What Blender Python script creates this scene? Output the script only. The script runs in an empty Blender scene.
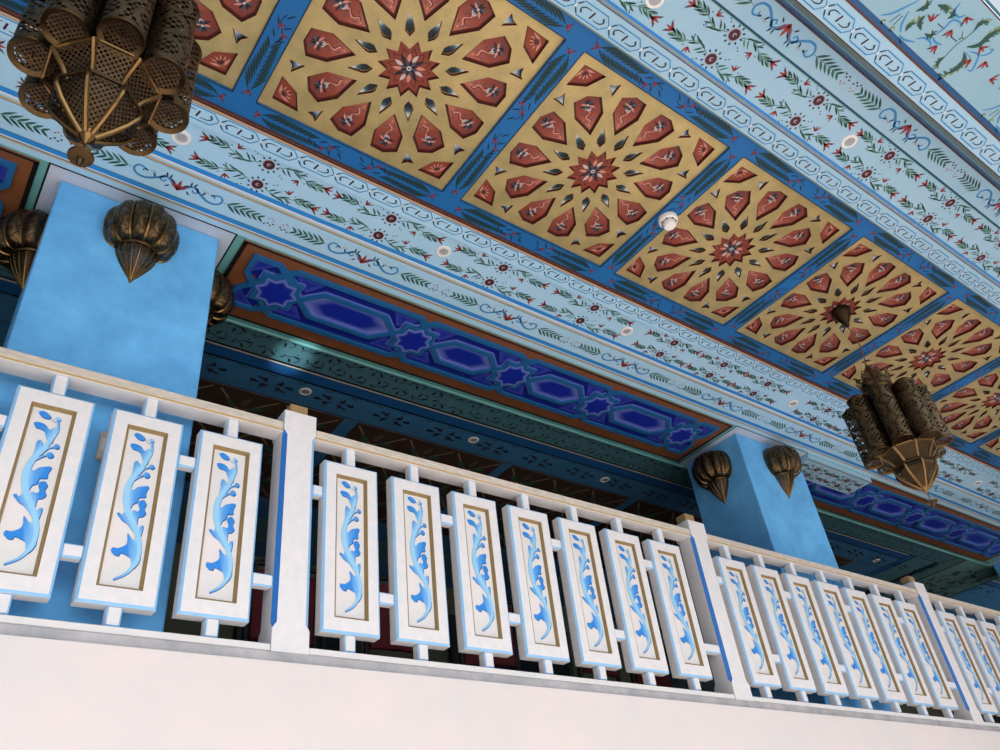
import bpy, bmesh, math, random
from mathutils import Vector, Matrix
random.seed(7)
SC = bpy.context.scene
COL = SC.collection
PI = math.pi

# ------------------------------------------------------------------ materials
def lin(c):
    return tuple(((x/255)/12.92 if x/255 <= .04045 else ((x/255+.055)/1.055)**2.4) for x in c)
MATS = {}
def mat(name, rgb, rough=.6, metal=0., noise=0., scale=8., bump=0., bscale=60., spec=.4, stretch=None, dark=.55):
    m = bpy.data.materials.new(name); m.use_nodes = True
    nt = m.node_tree; b = nt.nodes['Principled BSDF']
    c = lin(rgb)
    b.inputs['Base Color'].default_value = (*c, 1)
    b.inputs['Roughness'].default_value = rough
    b.inputs['Metallic'].default_value = metal
    b.inputs['Specular IOR Level'].default_value = spec
    if noise or bump:
        tc = nt.nodes.new('ShaderNodeTexCoord')
        mp = nt.nodes.new('ShaderNodeMapping')
        nt.links.new(tc.outputs['Object'], mp.inputs[0])
        if stretch: mp.inputs['Scale'].default_value = stretch
    if noise:
        n = nt.nodes.new('ShaderNodeTexNoise'); n.inputs['Scale'].default_value = scale
        n.inputs['Detail'].default_value = 6; n.inputs['Roughness'].default_value = .65
        nt.links.new(mp.outputs[0], n.inputs['Vector'])
        r = nt.nodes.new('ShaderNodeValToRGB')
        r.color_ramp.elements[0].position = .3; r.color_ramp.elements[1].position = .72
        k = 1-noise
        r.color_ramp.elements[0].color = (c[0]*k*(.9 if dark < 1 else 1), c[1]*k, c[2]*k, 1)
        k = 1+noise*.6
        r.color_ramp.elements[1].color = (min(1, c[0]*k), min(1, c[1]*k), min(1, c[2]*k), 1)
        nt.links.new(n.outputs[0], r.inputs[0]); nt.links.new(r.outputs[0], b.inputs['Base Color'])
    if bump:
        n2 = nt.nodes.new('ShaderNodeTexNoise'); n2.inputs['Scale'].default_value = bscale
        n2.inputs['Detail'].default_value = 4
        nt.links.new(mp.outputs[0], n2.inputs['Vector'])
        bp = nt.nodes.new('ShaderNodeBump'); bp.inputs['Strength'].default_value = bump
        bp.inputs['Distance'].default_value = .01
        nt.links.new(n2.outputs[0], bp.inputs['Height']); nt.links.new(bp.outputs[0], b.inputs['Normal'])
    MATS[name] = m
    return m
def math_node(nt, op, a, b=None):
    n = nt.nodes.new('ShaderNodeMath'); n.operation = op
    for i, v in enumerate((a, b)):
        if v is None: continue
        if isinstance(v, (int, float)): n.inputs[i].default_value = v
        else: nt.links.new(v, n.inputs[i])
    return n.outputs[0]
def pierced(name, rgb, rough, s, motif=0., rad=.34):
    """metal sheet pierced by a lattice of small holes, laid out on the UVs (metres)"""
    m = mat(name, rgb, rough, 1., noise=.35, scale=14)
    nt = m.node_tree; b = nt.nodes['Principled BSDF']
    uv = nt.nodes.new('ShaderNodeUVMap'); sp = nt.nodes.new('ShaderNodeSeparateXYZ')
    nt.links.new(uv.outputs[0], sp.inputs[0])
    u, v = sp.outputs[0], sp.outputs[1]
    a = math_node(nt, 'FRACT', math_node(nt, 'MULTIPLY', math_node(nt, 'ADD', u, v), 1/s))
    c = math_node(nt, 'FRACT', math_node(nt, 'MULTIPLY', math_node(nt, 'SUBTRACT', u, v), 1/s))
    da = math_node(nt, 'SUBTRACT', a, .5); dc = math_node(nt, 'SUBTRACT', c, .5)
    d = math_node(nt, 'SQRT', math_node(nt, 'ADD', math_node(nt, 'MULTIPLY', da, da), math_node(nt, 'MULTIPLY', dc, dc)))
    hole = math_node(nt, 'LESS_THAN', d, rad)
    if motif:
        fv = math_node(nt, 'SUBTRACT', math_node(nt, 'FRACT', math_node(nt, 'MULTIPLY', v, 1/motif)), .5)
        fu = math_node(nt, 'SUBTRACT', math_node(nt, 'FRACT', math_node(nt, 'MULTIPLY', u, 1/motif)), .5)
        rr = math_node(nt, 'SQRT', math_node(nt, 'ADD', math_node(nt, 'MULTIPLY', fu, fu), math_node(nt, 'MULTIPLY', fv, fv)))
        ring = math_node(nt, 'LESS_THAN', math_node(nt, 'ABSOLUTE', math_node(nt, 'SUBTRACT', rr, .36)), .07)
        out = math_node(nt, 'GREATER_THAN', rr, .58)
        solid = math_node(nt, 'MAXIMUM', ring, out)
        hole = math_node(nt, 'MULTIPLY', hole, math_node(nt, 'SUBTRACT', 1., solid))
    nt.links.new(math_node(nt, 'SUBTRACT', 1., hole), b.inputs['Alpha'])
    return m
def painted(name, rough=.5):
    """brush-painted colours stored on the mesh (graded petals and leaves)"""
    m = bpy.data.materials.new(name); m.use_nodes = True
    nt = m.node_tree; b = nt.nodes['Principled BSDF']
    at = nt.nodes.new('ShaderNodeAttribute'); at.attribute_name = 'paint'
    nt.links.new(at.outputs['Color'], b.inputs['Base Color'])
    b.inputs['Roughness'].default_value = rough
    MATS[name] = m
    return m

mat('wall_white', (233, 215, 210), .75, noise=.02, scale=2.5, bump=.08, bscale=14)
mat('marble', (184, 175, 175), .35, noise=.25, scale=11)
mat('plinth_white', (234, 222, 218), .6, noise=.04, scale=9)
mat('rail_white', (236, 224, 222), .5, noise=.05, scale=22)
mat('rail_beige', (218, 200, 184), .6, noise=.22, scale=60, stretch=(.25, 1, 1))
mat('edge_blue', (150, 198, 240), .5, noise=.08, scale=20)
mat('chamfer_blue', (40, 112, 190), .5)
mat('moulding_gold', (152, 122, 78), .45, noise=.08, scale=30)
mat('gold_line', (196, 160, 96), .4)
mat('scroll_outline', (18, 84, 156), .5)
painted('painted_scroll')
mat('column_blue', (112, 188, 255), .85, noise=.30, scale=3.6, bump=.12, bscale=25)
mat('brass', (90, 68, 44), .34, 1., noise=.25, scale=18)
mat('brass_bright', (140, 106, 66), .28, 1., noise=.12, scale=18)
mat('brass_dark', (74, 56, 42), .45, 1., noise=.2, scale=12)
pierced('brass_pierced', (112, 90, 66), .44, .0275, .125, .40)
pierced('brass_fine', (110, 86, 62), .40, .0155, .075, .37)
pierced('brass_fan', (86, 66, 47), .40, .017, 0., .33)
mat('gold', (194, 166, 112), .36, .5, noise=.22, scale=6, bump=.06, bscale=30)
mat('red_dark', (82, 26, 20), .55)
mat('red', (142, 58, 38), .55, noise=.12, scale=9)
mat('red_pale', (204, 134, 116), .55)
mat('rosette', (138, 57, 39), .5, noise=.08, scale=20)
mat('ink', (26, 24, 30), .5)
mat('silver_paint', (196, 180, 174), .5)
mat('slate_paint', (70, 74, 92), .5)
painted('painted_facet')
mat('grid_blue', (16, 98, 160), .55, noise=.06, scale=6)
mat('black_line', (14, 14, 18), .5)
mat('feather', (18, 62, 66), .55)
mat('feather_dark', (12, 34, 44), .55)
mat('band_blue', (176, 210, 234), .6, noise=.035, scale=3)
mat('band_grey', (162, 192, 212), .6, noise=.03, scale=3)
mat('band_slate', (146, 176, 192), .6, noise=.03, scale=3)  # greyer blue base of the foliage band
mat('line_blue', (42, 138, 214), .55)
mat('strap_halo', (98, 116, 200), .45)
mat('interior_shade', (26, 21, 20), .7)  # near-black that paints shade inside the pierced lamps
mat('rib_red', (128, 52, 70), .55)
mat('line_orange', (214, 150, 96), .5)
mat('line_brown', (92, 48, 32), .55)
mat('pen_blue', (58, 130, 184), .55)
mat('pen_navy', (22, 40, 70), .55)
mat('pen_red', (154, 58, 56), .55)
mat('pen_rose', (176, 128, 132), .55)
mat('pen_green', (52, 98, 84), .55)
mat('pen_leaf', (86, 128, 104), .55)
mat('pen_deep', (38, 74, 66), .55)
mat('pen_olive', (120, 128, 74), .55)
mat('pen_plum', (58, 30, 42), .55)
mat('floral_teal', (108, 144, 138), .5, noise=.06, scale=5)
mat('navy_moulding', (22, 78, 126), .4)
mat('olive_moulding', (112, 122, 104), .4)
mat('teal_frame', (108, 168, 164), .35)
mat('soffit_white', (196, 200, 214), .6, noise=.04, scale=6)
mat('soffit_brown', (128, 74, 44), .55, noise=.12, scale=7)
mat('strap_blue', (34, 98, 152), .45, noise=.05, scale=10)
painted('painted_ground', .4)
mat('deep_teal', (84, 128, 138), .5, noise=.06, scale=5)
mat('inner_teal', (66, 122, 164), .5, noise=.06, scale=5)
mat('inner_blue', (30, 92, 150), .5)
mat('coffer_brown', (74, 50, 40), .6, noise=.15, scale=6)
mat('lattice_tan', (150, 128, 92), .5)
mat('lattice_green', (58, 92, 74), .6)
mat('back_olive', (96, 92, 72), .8, noise=.08, scale=3)
mat('back_dark', (40, 34, 32), .6)
mat('window_dark', (30, 40, 46), .15)
mat('floor_stone', (234, 222, 214), .5, noise=.06, scale=1.2)
mat('floor_dark', (112, 96, 84), .5, noise=.1, scale=2)
mat('wood_cap', (176, 140, 92), .4, noise=.15, scale=30)
mat('white_plastic', (236, 228, 222), .4)
mat('grey_lens', (168, 160, 160), .25)
mat('box_beige', (206, 188, 172), .5)
mat('chair_black', (24, 22, 24), .4)
mat('chair_red', (112, 24, 32), .7)
mat('cord_tan', (128, 84, 60), .5)

# ------------------------------------------------------------------ mesh builder
class MB:
    def __init__(s):
        s.v = []; s.f = []; s.m = []; s.sm = []; s.c = {}; s.uv = {}
    def vert(s, p, c=None, uv=None):
        s.v.append(tuple(p)); i = len(s.v)-1
        if c is not None: s.c[i] = c
        if uv is not None: s.uv[i] = uv
        return i
    def poly(s, pts, m, cols=None, smooth=False):
        ids = [s.vert(p, cols[i] if cols else None) for i, p in enumerate(pts)]
        s.f.append(ids); s.m.append(m); s.sm.append(smooth)
    def grid(s, rows, m, uvs=None, closed=False, smooth=True, cols=None):
        R = [[s.vert(p, cols[j][i] if cols else None, uvs[j][i] if uvs else None) for i, p in enumerate(r)] for j, r in enumerate(rows)]
        for j in range(len(R)-1):
            n = len(R[j])
            for i in range(n if closed else n-1):
                k = (i+1) % n
                s.f.append([R[j][i], R[j][k], R[j+1][k], R[j+1][i]]); s.m.append(m); s.sm.append(smooth)
        return R
    def box(s, x0, x1, y0, y1, z0, z1, m, ch=0., mch=None):
        if ch <= 0:
            P = [(x, y, z) for x in (x0, x1) for y in (y0, y1) for z in (z0, z1)]
            b = len(s.v); s.v += P
            for q in ((0, 1, 3, 2), (4, 6, 7, 5), (0, 4, 5, 1), (2, 3, 7, 6), (0, 2, 6, 4), (1, 5, 7, 3)):
                s.f.append([b+i for i in q]); s.m.append(m); s.sm.append(False)
            return
        mch = mch or m
        bm = bmesh.new()
        bmesh.ops.create_cube(bm, size=1)
        for v in bm.verts:
            v.co = Vector((x0+(v.co.x+.5)*(x1-x0), y0+(v.co.y+.5)*(y1-y0), z0+(v.co.z+.5)*(z1-z0)))
        bmesh.ops.bevel(bm, geom=bm.edges[:], offset=ch, segments=1, affect='EDGES')
        bm.verts.ensure_lookup_table(); bm.normal_update()
        b = len(s.v); s.v += [tuple(v.co) for v in bm.verts]
        for f in bm.faces:
            s.f.append([b+v.index for v in f.verts])
            ax = max(abs(f.normal.x), abs(f.normal.y), abs(f.normal.z))
            s.m.append(m if ax > .99 else mch); s.sm.append(False)
        bm.free()
    def tube(s, path, r, m, n=8, cap=True):
        path = [Vector(p) for p in path]
        rows = []
        rs = r if isinstance(r, (list, tuple)) else [r]*len(path)
        up = None
        for i, p in enumerate(path):
            t = (path[min(i+1, len(path)-1)]-path[max(i-1, 0)]).normalized()
            if up is None:
                up = Vector((0, 0, 1)) if abs(t.z) < .9 else Vector((1, 0, 0))
            a = t.cross(up).normalized(); b = a.cross(t).normalized(); up = b
            rows.append([tuple(p+(a*math.cos(2*PI*k/n)+b*math.sin(2*PI*k/n))*rs[i]) for k in range(n)])
        R = s.grid(rows, m, closed=True)
        if cap:
            s.f.append(R[0][::-1]); s.m.append(m); s.sm.append(False)
            s.f.append(R[-1]); s.m.append(m); s.sm.append(False)
    def lathe(s, prof, m, n=24, c=(0, 0, 0), a0=0., a1=2*PI, lobes=0, depth=0., sq=1., smooth=True, rot=0.):
        """profile of (r, z); partial sweeps allowed, lobes scallop the radius, UVs in metres"""
        rows, uvs = [], []
        rm = max(p[0] for p in prof); L = 0.; last = None
        for r, z in prof:
            if last: L += math.hypot(r-last[0], z-last[1])
            last = (r, z); row = []; uv = []
            for i in range(n+1):
                a = a0+(a1-a0)*i/n
                k = r*(1-depth*(1-abs(math.sin(lobes*(a-a0)/2)))) if lobes else r
                row.append((c[0]+k*math.cos(a+rot), c[1]+k*math.sin(a+rot)*sq, c[2]+z)); uv.append(((a-a0)*rm, L))
            rows.append(row); uvs.append(uv)
        s.grid(rows, m, uvs, smooth=smooth)
    def build(s, name, parent=None, origin=(0, 0, 0), kind=None, sharp=40):
        me = bpy.data.meshes.new(name)
        o_ = origin
        me.from_pydata([(p[0]-o_[0], p[1]-o_[1], p[2]-o_[2]) for p in s.v], [], s.f)
        names = []
        for m in s.m:
            if m not in names: names.append(m)
        for m in names: me.materials.append(MATS[m])
        idx = {m: i for i, m in enumerate(names)}
        me.polygons.foreach_set('material_index', [idx[m] for m in s.m])
        me.polygons.foreach_set('use_smooth', s.sm)
        if s.c:
            at = me.color_attributes.new('paint', 'FLOAT_COLOR', 'POINT')
            buf = []
            for i in range(len(s.v)): buf += [*s.c.get(i, (1, 1, 1)), 1]
            at.data.foreach_set('color', buf)
        if s.uv:
            ul = me.uv_layers.new(name='UVMap'); buf = []
            for l in me.loops: buf += list(s.uv.get(l.vertex_index, (0, 0)))
            ul.data.foreach_set('uv', buf)
        me.update()
        if any(s.sm): me.set_sharp_from_angle(angle=math.radians(sharp))
        ob = bpy.data.objects.new(name, me); COL.objects.link(ob)
        if parent: ob.parent = parent
        else: ob.location = o_
        if kind: ob['kind'] = kind
        return ob
def thing(name, label, cat, loc, group=None, rz=0., kind=None):
    o = bpy.data.objects.new(name, None); COL.objects.link(o)
    o.empty_display_size = .1
    o.location = loc; o.rotation_euler = (0, 0, rz)
    return tag(o, label, cat, group, kind)
def tag(o, label, cat, group=None, kind=None):
    o['label'] = label; o['category'] = cat
    if group: o['group'] = group
    if kind: o['kind'] = kind
    return o
def dup(root, loc=None, rz=None, label=None, parent=None):
    r = root.copy(); COL.objects.link(r)
    if parent: r.parent = parent
    if loc is not None: r.location = loc
    if rz is not None: r.rotation_euler = (0, 0, rz)
    if label: r['label'] = label
    for ch in list(root.children):
        dup(ch, parent=r)
    return r

# ------------------------------------------------------------------ brushwork
def smooth_path(pts, n=5, closed=False):
    out = []; N = len(pts)
    rng = range(N) if closed else range(N-1)
    for i in rng:
        if closed: p = [pts[(i+k-1) % N] for k in range(4)]
        else: p = [pts[max(0, i-1)], pts[i], pts[i+1], pts[min(N-1, i+2)]]
        for j in range(n):
            t = j/n
            out.append(tuple(.5*((2*b)+(-a+c)*t+(2*a-5*b+4*c-d)*t*t+(-a+3*b-3*c+d)*t**3) for a, b, c, d in zip(*p)))
    if not closed: out.append(tuple(pts[-1]))
    return out
class Pen:
    def __init__(s, mb, fn): s.mb = mb; s.fn = fn
    def at(s, u0, v0, ang=0., k=1., flip=1):
        c, n = math.cos(ang), math.sin(ang); fn = s.fn
        return Pen(s.mb, lambda u, v, l: fn(u0+(u*c-v*flip*n)*k, v0+(u*n+v*flip*c)*k, l))
    def poly(s, pts, m, l=1, cols=None): s.mb.poly([s.fn(u, v, l) for u, v in pts], m, cols)
    def stroke(s, pts, w, m, l=1, sm=5):
        if sm and len(pts) > 2: pts = smooth_path(pts, sm)
        N = len(pts); L, R = [], []
        for i, (u, v) in enumerate(pts):
            a = pts[max(0, i-1)]; b = pts[min(N-1, i+1)]
            du, dv = b[0]-a[0], b[1]-a[1]; d = math.hypot(du, dv) or 1
            t = i/(N-1) if N > 1 else 0
            ww = w(t) if callable(w) else w
            L.append(s.fn(u-dv/d*ww/2, v+du/d*ww/2, l)); R.append(s.fn(u+dv/d*ww/2, v-du/d*ww/2, l))
        for i in range(N-1):
            s.mb.poly([L[i], L[i+1], R[i+1], R[i]], m)
    def leaf(s, u, v, ang, L, W, m, bend=0., l=1, k=4):
        a, b = [], []
        c, n = math.cos(ang), math.sin(ang)
        for i in range(k+1):
            t = i/k; h = W*math.sin(PI*t**.8)/2
            o = bend*L*t*t
            a.append((u+c*L*t-n*(o+h), v+n*L*t+c*(o+h)))
            if 0 < i < k: b.append((u+c*L*t-n*(o-h), v+n*L*t+c*(o-h)))
        s.poly(a+b[::-1], m, l)
    def dot(s, u, v, r, m, l=1, n=7, sx=1.):
        s.poly([(u+r*sx*math.cos(2*PI*i/n), v+r*math.sin(2*PI*i/n)) for i in range(n)], m, l)
    def tulip(s, u, v, ang, k, m='pen_red', tip='pen_navy', l=2):
        for d, b in ((.42, .25), (0, 0), (-.42, -.25)):
            s.leaf(u, v, ang+d, k, k*.27, m, b, l)
        for d, b in ((.55, .3), (-.55, -.3)):
            s.leaf(u+math.cos(ang+d*.8)*k*.55, v+math.sin(ang+d*.8)*k*.55, ang+d*1.2, k*.6, k*.12, tip, b, l+1)
    def feather(s, u, v, ang, L, W, n, m1, m2, w=.012, taper=True, stem='pen_leaf', spread=.55):
        c, q = math.cos(ang), math.sin(ang)
        s.stroke([(u, v), (u+c*L, v+q*L)], .003, stem, 1, 0)
        for i in range(n):
            t = (i+.5)/n
            x, y = u+c*L*t, v+q*L*t
            l_ = W*(1-.45*t) if taper else W
            s.leaf(x, y, ang+spread, l_, w, m1, .08, 1)
            s.leaf(x, y, ang-spread, l_, w, m2, -.08, 1)

def chain(pen, u0, u1, vc, p=.19, h=.034):
    n = int((u1-u0)/p)
    for i in range(n):
        q = pen.at(u0+(i+.5)*p, vc)
        for f in (1, -1):
            q.stroke([(-.5*p, 0), (-.33*p, f*h), (.33*p, f*h), (.5*p, 0)], .006, 'pen_blue', 1, 0)
            q.stroke([(-.45*p, f*h*.3), (-.37*p, f*h*.8)], .0065, 'pen_navy', 2, 0)
            q.stroke([(-.5*p, 0), (-.465*p, f*h*.2)], .008, 'white_plastic', 2, 0)
        for f in (1, -1):
            r = q.at(0, 0, 0 if f == 1 else PI)
            r.stroke([(-.07*p, -h*.45), (-.24*p, -h*.42), (-.33*p, 0), (-.27*p, h*.45)], lambda t: .003+.006*t, 'pen_navy', 2, 4)
        q.stroke([(.02*p, -h*.5), (-.02*p, h*.5)], .009, 'pen_plum', 2, 0)

def twin_row(pen, c, half, vc, s):
    """one painted flower spray: round flower at c, leaf and tulip sprays to both sides; s=+-1 mirrors"""
    q = pen.at(c, vc, 0, 1, s)
    for i in range(10):
        a = 2*PI*i/10
        q.leaf(.036*math.cos(a), .036*math.sin(a), a, .017, .010, 'pen_navy', 0, 2)
    q.dot(0, 0, .031, 'pen_rose', 1, 12); q.dot(0, 0, .027, 'pen_plum', 2, 12)
    q.dot(0, 0, .011, 'pen_rose', 3, 8); q.dot(.004, .002, .006, 'pen_plum', 4, 6)
    for f in (1, -1):
        h = half/.34
        m = pen.at(c, vc, 0 if f == 1 else PI, 1, s)
        X = lambda x: x*h
        m.stroke([(X(.045), -.008), (X(.12), -.028), (X(.19), -.004), (X(.25), .006), (X(.295), -.004)], .004, 'pen_leaf', 1, 4)
        for x, y, a, L in ((.062, -.012, .85, .045), (.072, -.018, -.5, .045), (.085, -.022, 1.0, .055), (.098, -.026, -.45, .05), (.115, -.027, .6, .06), (.125, -.027, -.65, .045), (.14, -.02, .8, .04), (.15, -.018, -.5, .04),
                           (.19, -.002, .75, .055), (.195, 0, -.6, .05), (.21, .002, .6, .06), (.215, .003, -.5, .058), (.232, .005, .75, .05), (.236, .005, -.65, .052), (.252, .005, .55, .05), (.256, .004, -.5, .05), (.27, .002, .7, .036), (.272, .001, -.6, .036)):
            m.leaf(X(x), y, a, L*min(1, h*1.1), .0092, random.choice(('pen_green', 'pen_deep', 'pen_deep', 'pen_leaf')), .15 if a < 0 else -.15, 2)
        m.tulip(X(.160), .014, 2.0, .036, 'pen_red')
        m.tulip(X(.287), -.002, -.12, .048, 'pen_red')
        for x, y in ((.17, -.035), (.182, -.03), (.176, -.044), (.19, .02), (.07, .035), (.085, .045)):
            m.dot(X(x), y, .004, 'pen_navy', 2, 5)
    return

def scroll_unit(pen, c, vc, s):
    q = pen.at(c, vc, 0, 1, s)
    q.tulip(0, -.038, PI/2, .074, 'pen_red', 'pen_navy')
    for f in (1, -1):
        m = Pen(pen.mb, lambda u, v, l, q=q, f=f: q.fn(u*f, v, l))
        m.stroke([(.02, -.02), (.045, .012), (.075, .022), (.09, 0), (.072, -.012), (.062, .004)], lambda t: .012-.005*t, 'pen_blue', 1, 4)
        m.stroke([(.07, .022), (.11, -.01), (.15, -.032), (.19, -.028), (.21, 0), (.195, .028), (.168, .022), (.172, .004)], lambda t: .014-.006*t, 'pen_blue', 1, 4)
        m.stroke([(.165, .022), (.15, .014)], .009, 'pen_navy', 2, 0)
        for x, y, a in ((.05, .02, 1.6), (.062, .024, 1.1), (.04, -.018, -.9), (.11, -.005, .9)):
            m.leaf(x, y, a, .03, .009, 'pen_navy', .1, 2)
        for x, y in ((.115, .02), (.125, .026), (.135, .02), (.12, .012)): m.dot(x, y, .004, 'pen_rose', 2, 5)
        m.feather(.22, .0, 0, .19, .075, 6, 'pen_green', 'pen_deep', .0135, True, 'pen_leaf', .55)
        for x, y in ((.45, .016), (.462, .026), (.475, .012), (.455, -.014), (.47, -.024), (.482, -.01), (.44, -.026)):
            m.dot(x, y, .0055, 'pen_rose' if y > 0 else 'pen_plum', 2, 6)

def strip(mb, x0, x1, y0, y1, z, m, thick=0.):
    mb.poly([(x0, y0, z), (x0, y1, z), (x1, y1, z), (x1, y0, z)], m)
    if thick:
        mb.box(x0, x1, y0, y1, z+.0005, z+thick, m)

# ------------------------------------------------------------------ camera
CX = (0.8021402, -0.5872894, -0.1079922)
CDN = (0.2809123, 0.5307197, -0.7996405)
CFW = (0.5269339, 0.6110874, 0.5906884)
cam = bpy.data.cameras.new('camera'); camo = bpy.data.objects.new('camera', cam); COL.objects.link(camo)
cam.sensor_width = 36; cam.lens = 801.48/1000*36; cam.clip_start = .02
camo.matrix_world = Matrix(((CX[0], -CDN[0], -CFW[0], 0), (CX[1], -CDN[1], -CFW[1], 0), (CX[2], -CDN[2], -CFW[2], 0), (0, 0, 0, 1)))
SC.camera = camo

XL, XR = -3.0, 15.0
HZ = 3.2          # ceiling height above the eye
IZ = 3.26         # balcony ceiling
GROUND = -1.65
# ------------------------------------------------------------------ shell
def struct(mb, name): return mb.build(name, kind='structure')
m = MB(); m.box(XL-3, XR+3, -14, 3.0, GROUND-.2, GROUND, 'floor_stone'); struct(m, 'floor')
m = MB(); m.box(9.8, 10.0, -14, 2.8, GROUND, 2.9, 'wall_white'); struct(m, 'wall_right')  # unseen hall wall, added to dim the light on the right
m = MB(); m.box(XL, XR, 2.87, 6.9, .80, .965, 'floor_dark'); struct(m, 'floor')
m = MB(); m.box(XL, XR, 2.855, 3.06, GROUND, .992, 'wall_white'); struct(m, 'wall_front')
m = MB(); m.box(XL-.2, XL, 2.86, 6.9, .8, 3.6, 'back_olive'); struct(m, 'wall_left')
m = MB(); m.box(XR, XR+.2, 2.86, 6.9, .8, 3.6, 'back_olive'); struct(m, 'wall_right')
m = MB(); m.box(XL-.2, XR+.2, 6.7, 6.9, .8, 3.6, 'back_olive'); struct(m, 'wall_back')
m = MB(); m.box(XL, XR, 2.872, 3.06, .993, 1.036, 'marble', .004); struct(m, 'trim_1')
# roof slab above everything, added unseen to block light
m = MB(); m.box(XL-.2, XR+.2, .02, 6.9, 3.62, 3.8, 'deep_teal'); struct(m, 'roof_light_block')

# ---- coffered ceiling: blue ribs between the gilded panels
PX0, PP, PW = .6709, 1.0979, .9877
YN, YF = 1.190, 2.178
KS = range(-3, 12)
m = MB()
gx0, gx1 = PX0-3*PP-.11, PX0+12*PP
m.box(gx0, gx1, YF, 2.283, HZ, HZ+.07, 'grid_blue'); m.box(gx0, gx1, 1.09, YN, HZ, HZ+.07, 'grid_blue')
for k in range(-3, 13):
    x = PX0+k*PP
    m.box(x-.1102, x, YN, YF, HZ, HZ+.07, 'grid_blue')
pn = Pen(m, lambda u, v, l: (u, v, HZ-.0007*l))
def rib(pen, L, w):
    """painted rib, u from 0 to L, feathers from both ends, sprigs in the middle"""
    for f in (0, 1):
        q = pen.at(L*f, 0, PI*f)
        for i in range(10):
            t = (i+.5)/10; x = .085+.25*t; ll = .105*(1-.4*t)
            for f2 in (1, -1):
                q.leaf(x, f2*.004, f2*.52, ll, .0125, 'feather', -f2*.06, 1)
                q.leaf(x+.005, f2*.0035, f2*.52, ll*.9, .006, 'feather_dark', -f2*.06, 2)
        q.tulip(.098, 0, PI-.1, .036, 'rib_red', 'pen_plum')
        q.stroke([(.33, 0), (.40, .018), (.46, -.012), (.5, 0)], .004, 'feather_dark', 1, 4)
        q.tulip(.395, .016, .5, .030, 'rib_red', 'pen_plum'); q.tulip(.455, -.014, 2.4, .030, 'rib_red', 'pen_plum')
        for x, y, a in ((.37, .012, .4), (.38, -.004, -.6), (.43, .008, .8), (.44, -.012, -.5), (.36, 0, .9), (.48, .004, .6)):
            q.leaf(x, y, a, .05, .008, 'feather_dark', .1, 1)
for k in KS:
    x = PX0+k*PP
    rib(pn.at(x-.055, 2.2305), PP, .1); rib(pn.at(x-.055, 1.14), PP, .1)
    rib(pn.at(x-.0551, YN-.05, PI/2), YF-YN+.1, .1)
    for a, b in (((x, YN), (x, YF)), ((x+PW, YN), (x+PW, YF)), ((x, YN), (x+PW, YN)), ((x, YF), (x+PW, YF))):
        dx, dy = (.004, 0) if a[0] == b[0] else (0, .004)
        s_ = -1 if (a[0] == x and b[0] == x) else 1
        if a[1] == b[1]: s_ = -1 if a[1] == YN else 1
        pn.poly([a, b, (b[0]+s_*dx, b[1]+s_*dy), (a[0]+s_*dx, a[1]+s_*dy)], 'black_line', 3)  # dark line paints the shade of the recessed panel's side faces
struct(m, 'ceiling')

# ---- painted bands towards the balcony
def band(name, y0, y1, z, base, lines, paint=None, thick=.1, x0=XL, x1=XR):
    b = MB(); b.box(x0, x1, y0, y1, z, z+thick, base)
    p = Pen(b, lambda u, v, l: (u, v, z-.0007*l))
    for a, c, mm in lines: p.poly([(x0, a), (x0, c), (x1, c), (x1, a)], mm, 1)
    if paint: paint(p)
    return struct(b, name)
band('trim_2', 2.280, 2.412, HZ-.014, 'band_blue', ((2.280, 2.289, 'line_brown'), (2.289, 2.295, 'black_line'), (2.296, 2.305, 'line_orange'), (2.307, 2.310, 'black_line')),
     lambda p: chain(p, -1.2+.06, 11.5, 2.352))
b = MB(); b.box(XL, XR, 2.2775, 2.2798, HZ-.0145, HZ-.001, 'line_brown'); struct(b, 'trim_14')
FC = [(-.6, .34), (.13, .34), (.858, .34), (1.533, .34), (2.27, .34), (2.98, .34), (3.70, .25), (4.208, .24), (4.698, .25), (5.45, .26), (5.97, .26), (6.5, .26), (7.03, .26), (7.55, .26), (8.4, .3), (9.0, .3), (9.6, .3), (10.2, .3), (10.8, .3)]
def twin_far(p):
    for c, h in FC: twin_row(p, c, h, 2.477, 1); twin_row(p, c, h, 2.615, -1)
band('trim_3', 2.412, 2.73, HZ+.012, 'band_blue', ((2.662, 2.690, 'line_blue'), (2.690, 2.698, 'white_plastic'), (2.712, 2.722, 'gold_line'), (2.724, 2.728, 'line_brown')), twin_far)
def scr_far(p):
    for i in range(-1, 12): scroll_unit(p, .542+i*1.003, 2.80, -1)
band('trim_4', 2.73, 2.966, HZ, 'band_blue', ((2.876, 2.886, 'pen_blue'), (2.886, 2.906, 'line_blue'), (2.908, 2.912, 'white_plastic'), (2.916, 2.920, 'line_brown'), (2.922, 2.929, 'gold_line')), scr_far)
# ---- painted bands towards the courtyard
band('trim_5', .972, 1.09, HZ-.02, 'band_grey', ((1.083, 1.09, 'olive_moulding'), (.972, .977, 'line_brown')), lambda p: chain(p, .06, 8.2, 1.037), .09)
def twin_near(p):
    for i in range(0, 8):
        c = 2.93+(i-2)*.634; twin_row(p, c, .30, .905, -1); twin_row(p, c, .30, .765, 1)
band('trim_6', .70, .972, HZ+.012, 'band_grey', ((.955, .968, 'line_blue'), (.968, .972, 'gold_line'), (.70, .709, 'navy_moulding'), (.709, .713, 'black_line'), (.713, .718, 'teal_frame')), twin_near)
def scr_near(p):
    for i in range(-1, 6): scroll_unit(p, 2.47+i*1.0, .622, 1)
band('trim_7', .552, .70, HZ, 'band_grey', ((.552, .558, 'line_brown'),), scr_near)
b = MB()   # stepped cornice moulding
prof = [(.552, 3.205), (.538, 3.165), (.536, 3.16), (.516, 3.105), (.513, 3.10), (.4775, 3.008), (.474, 3.0)]
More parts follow.
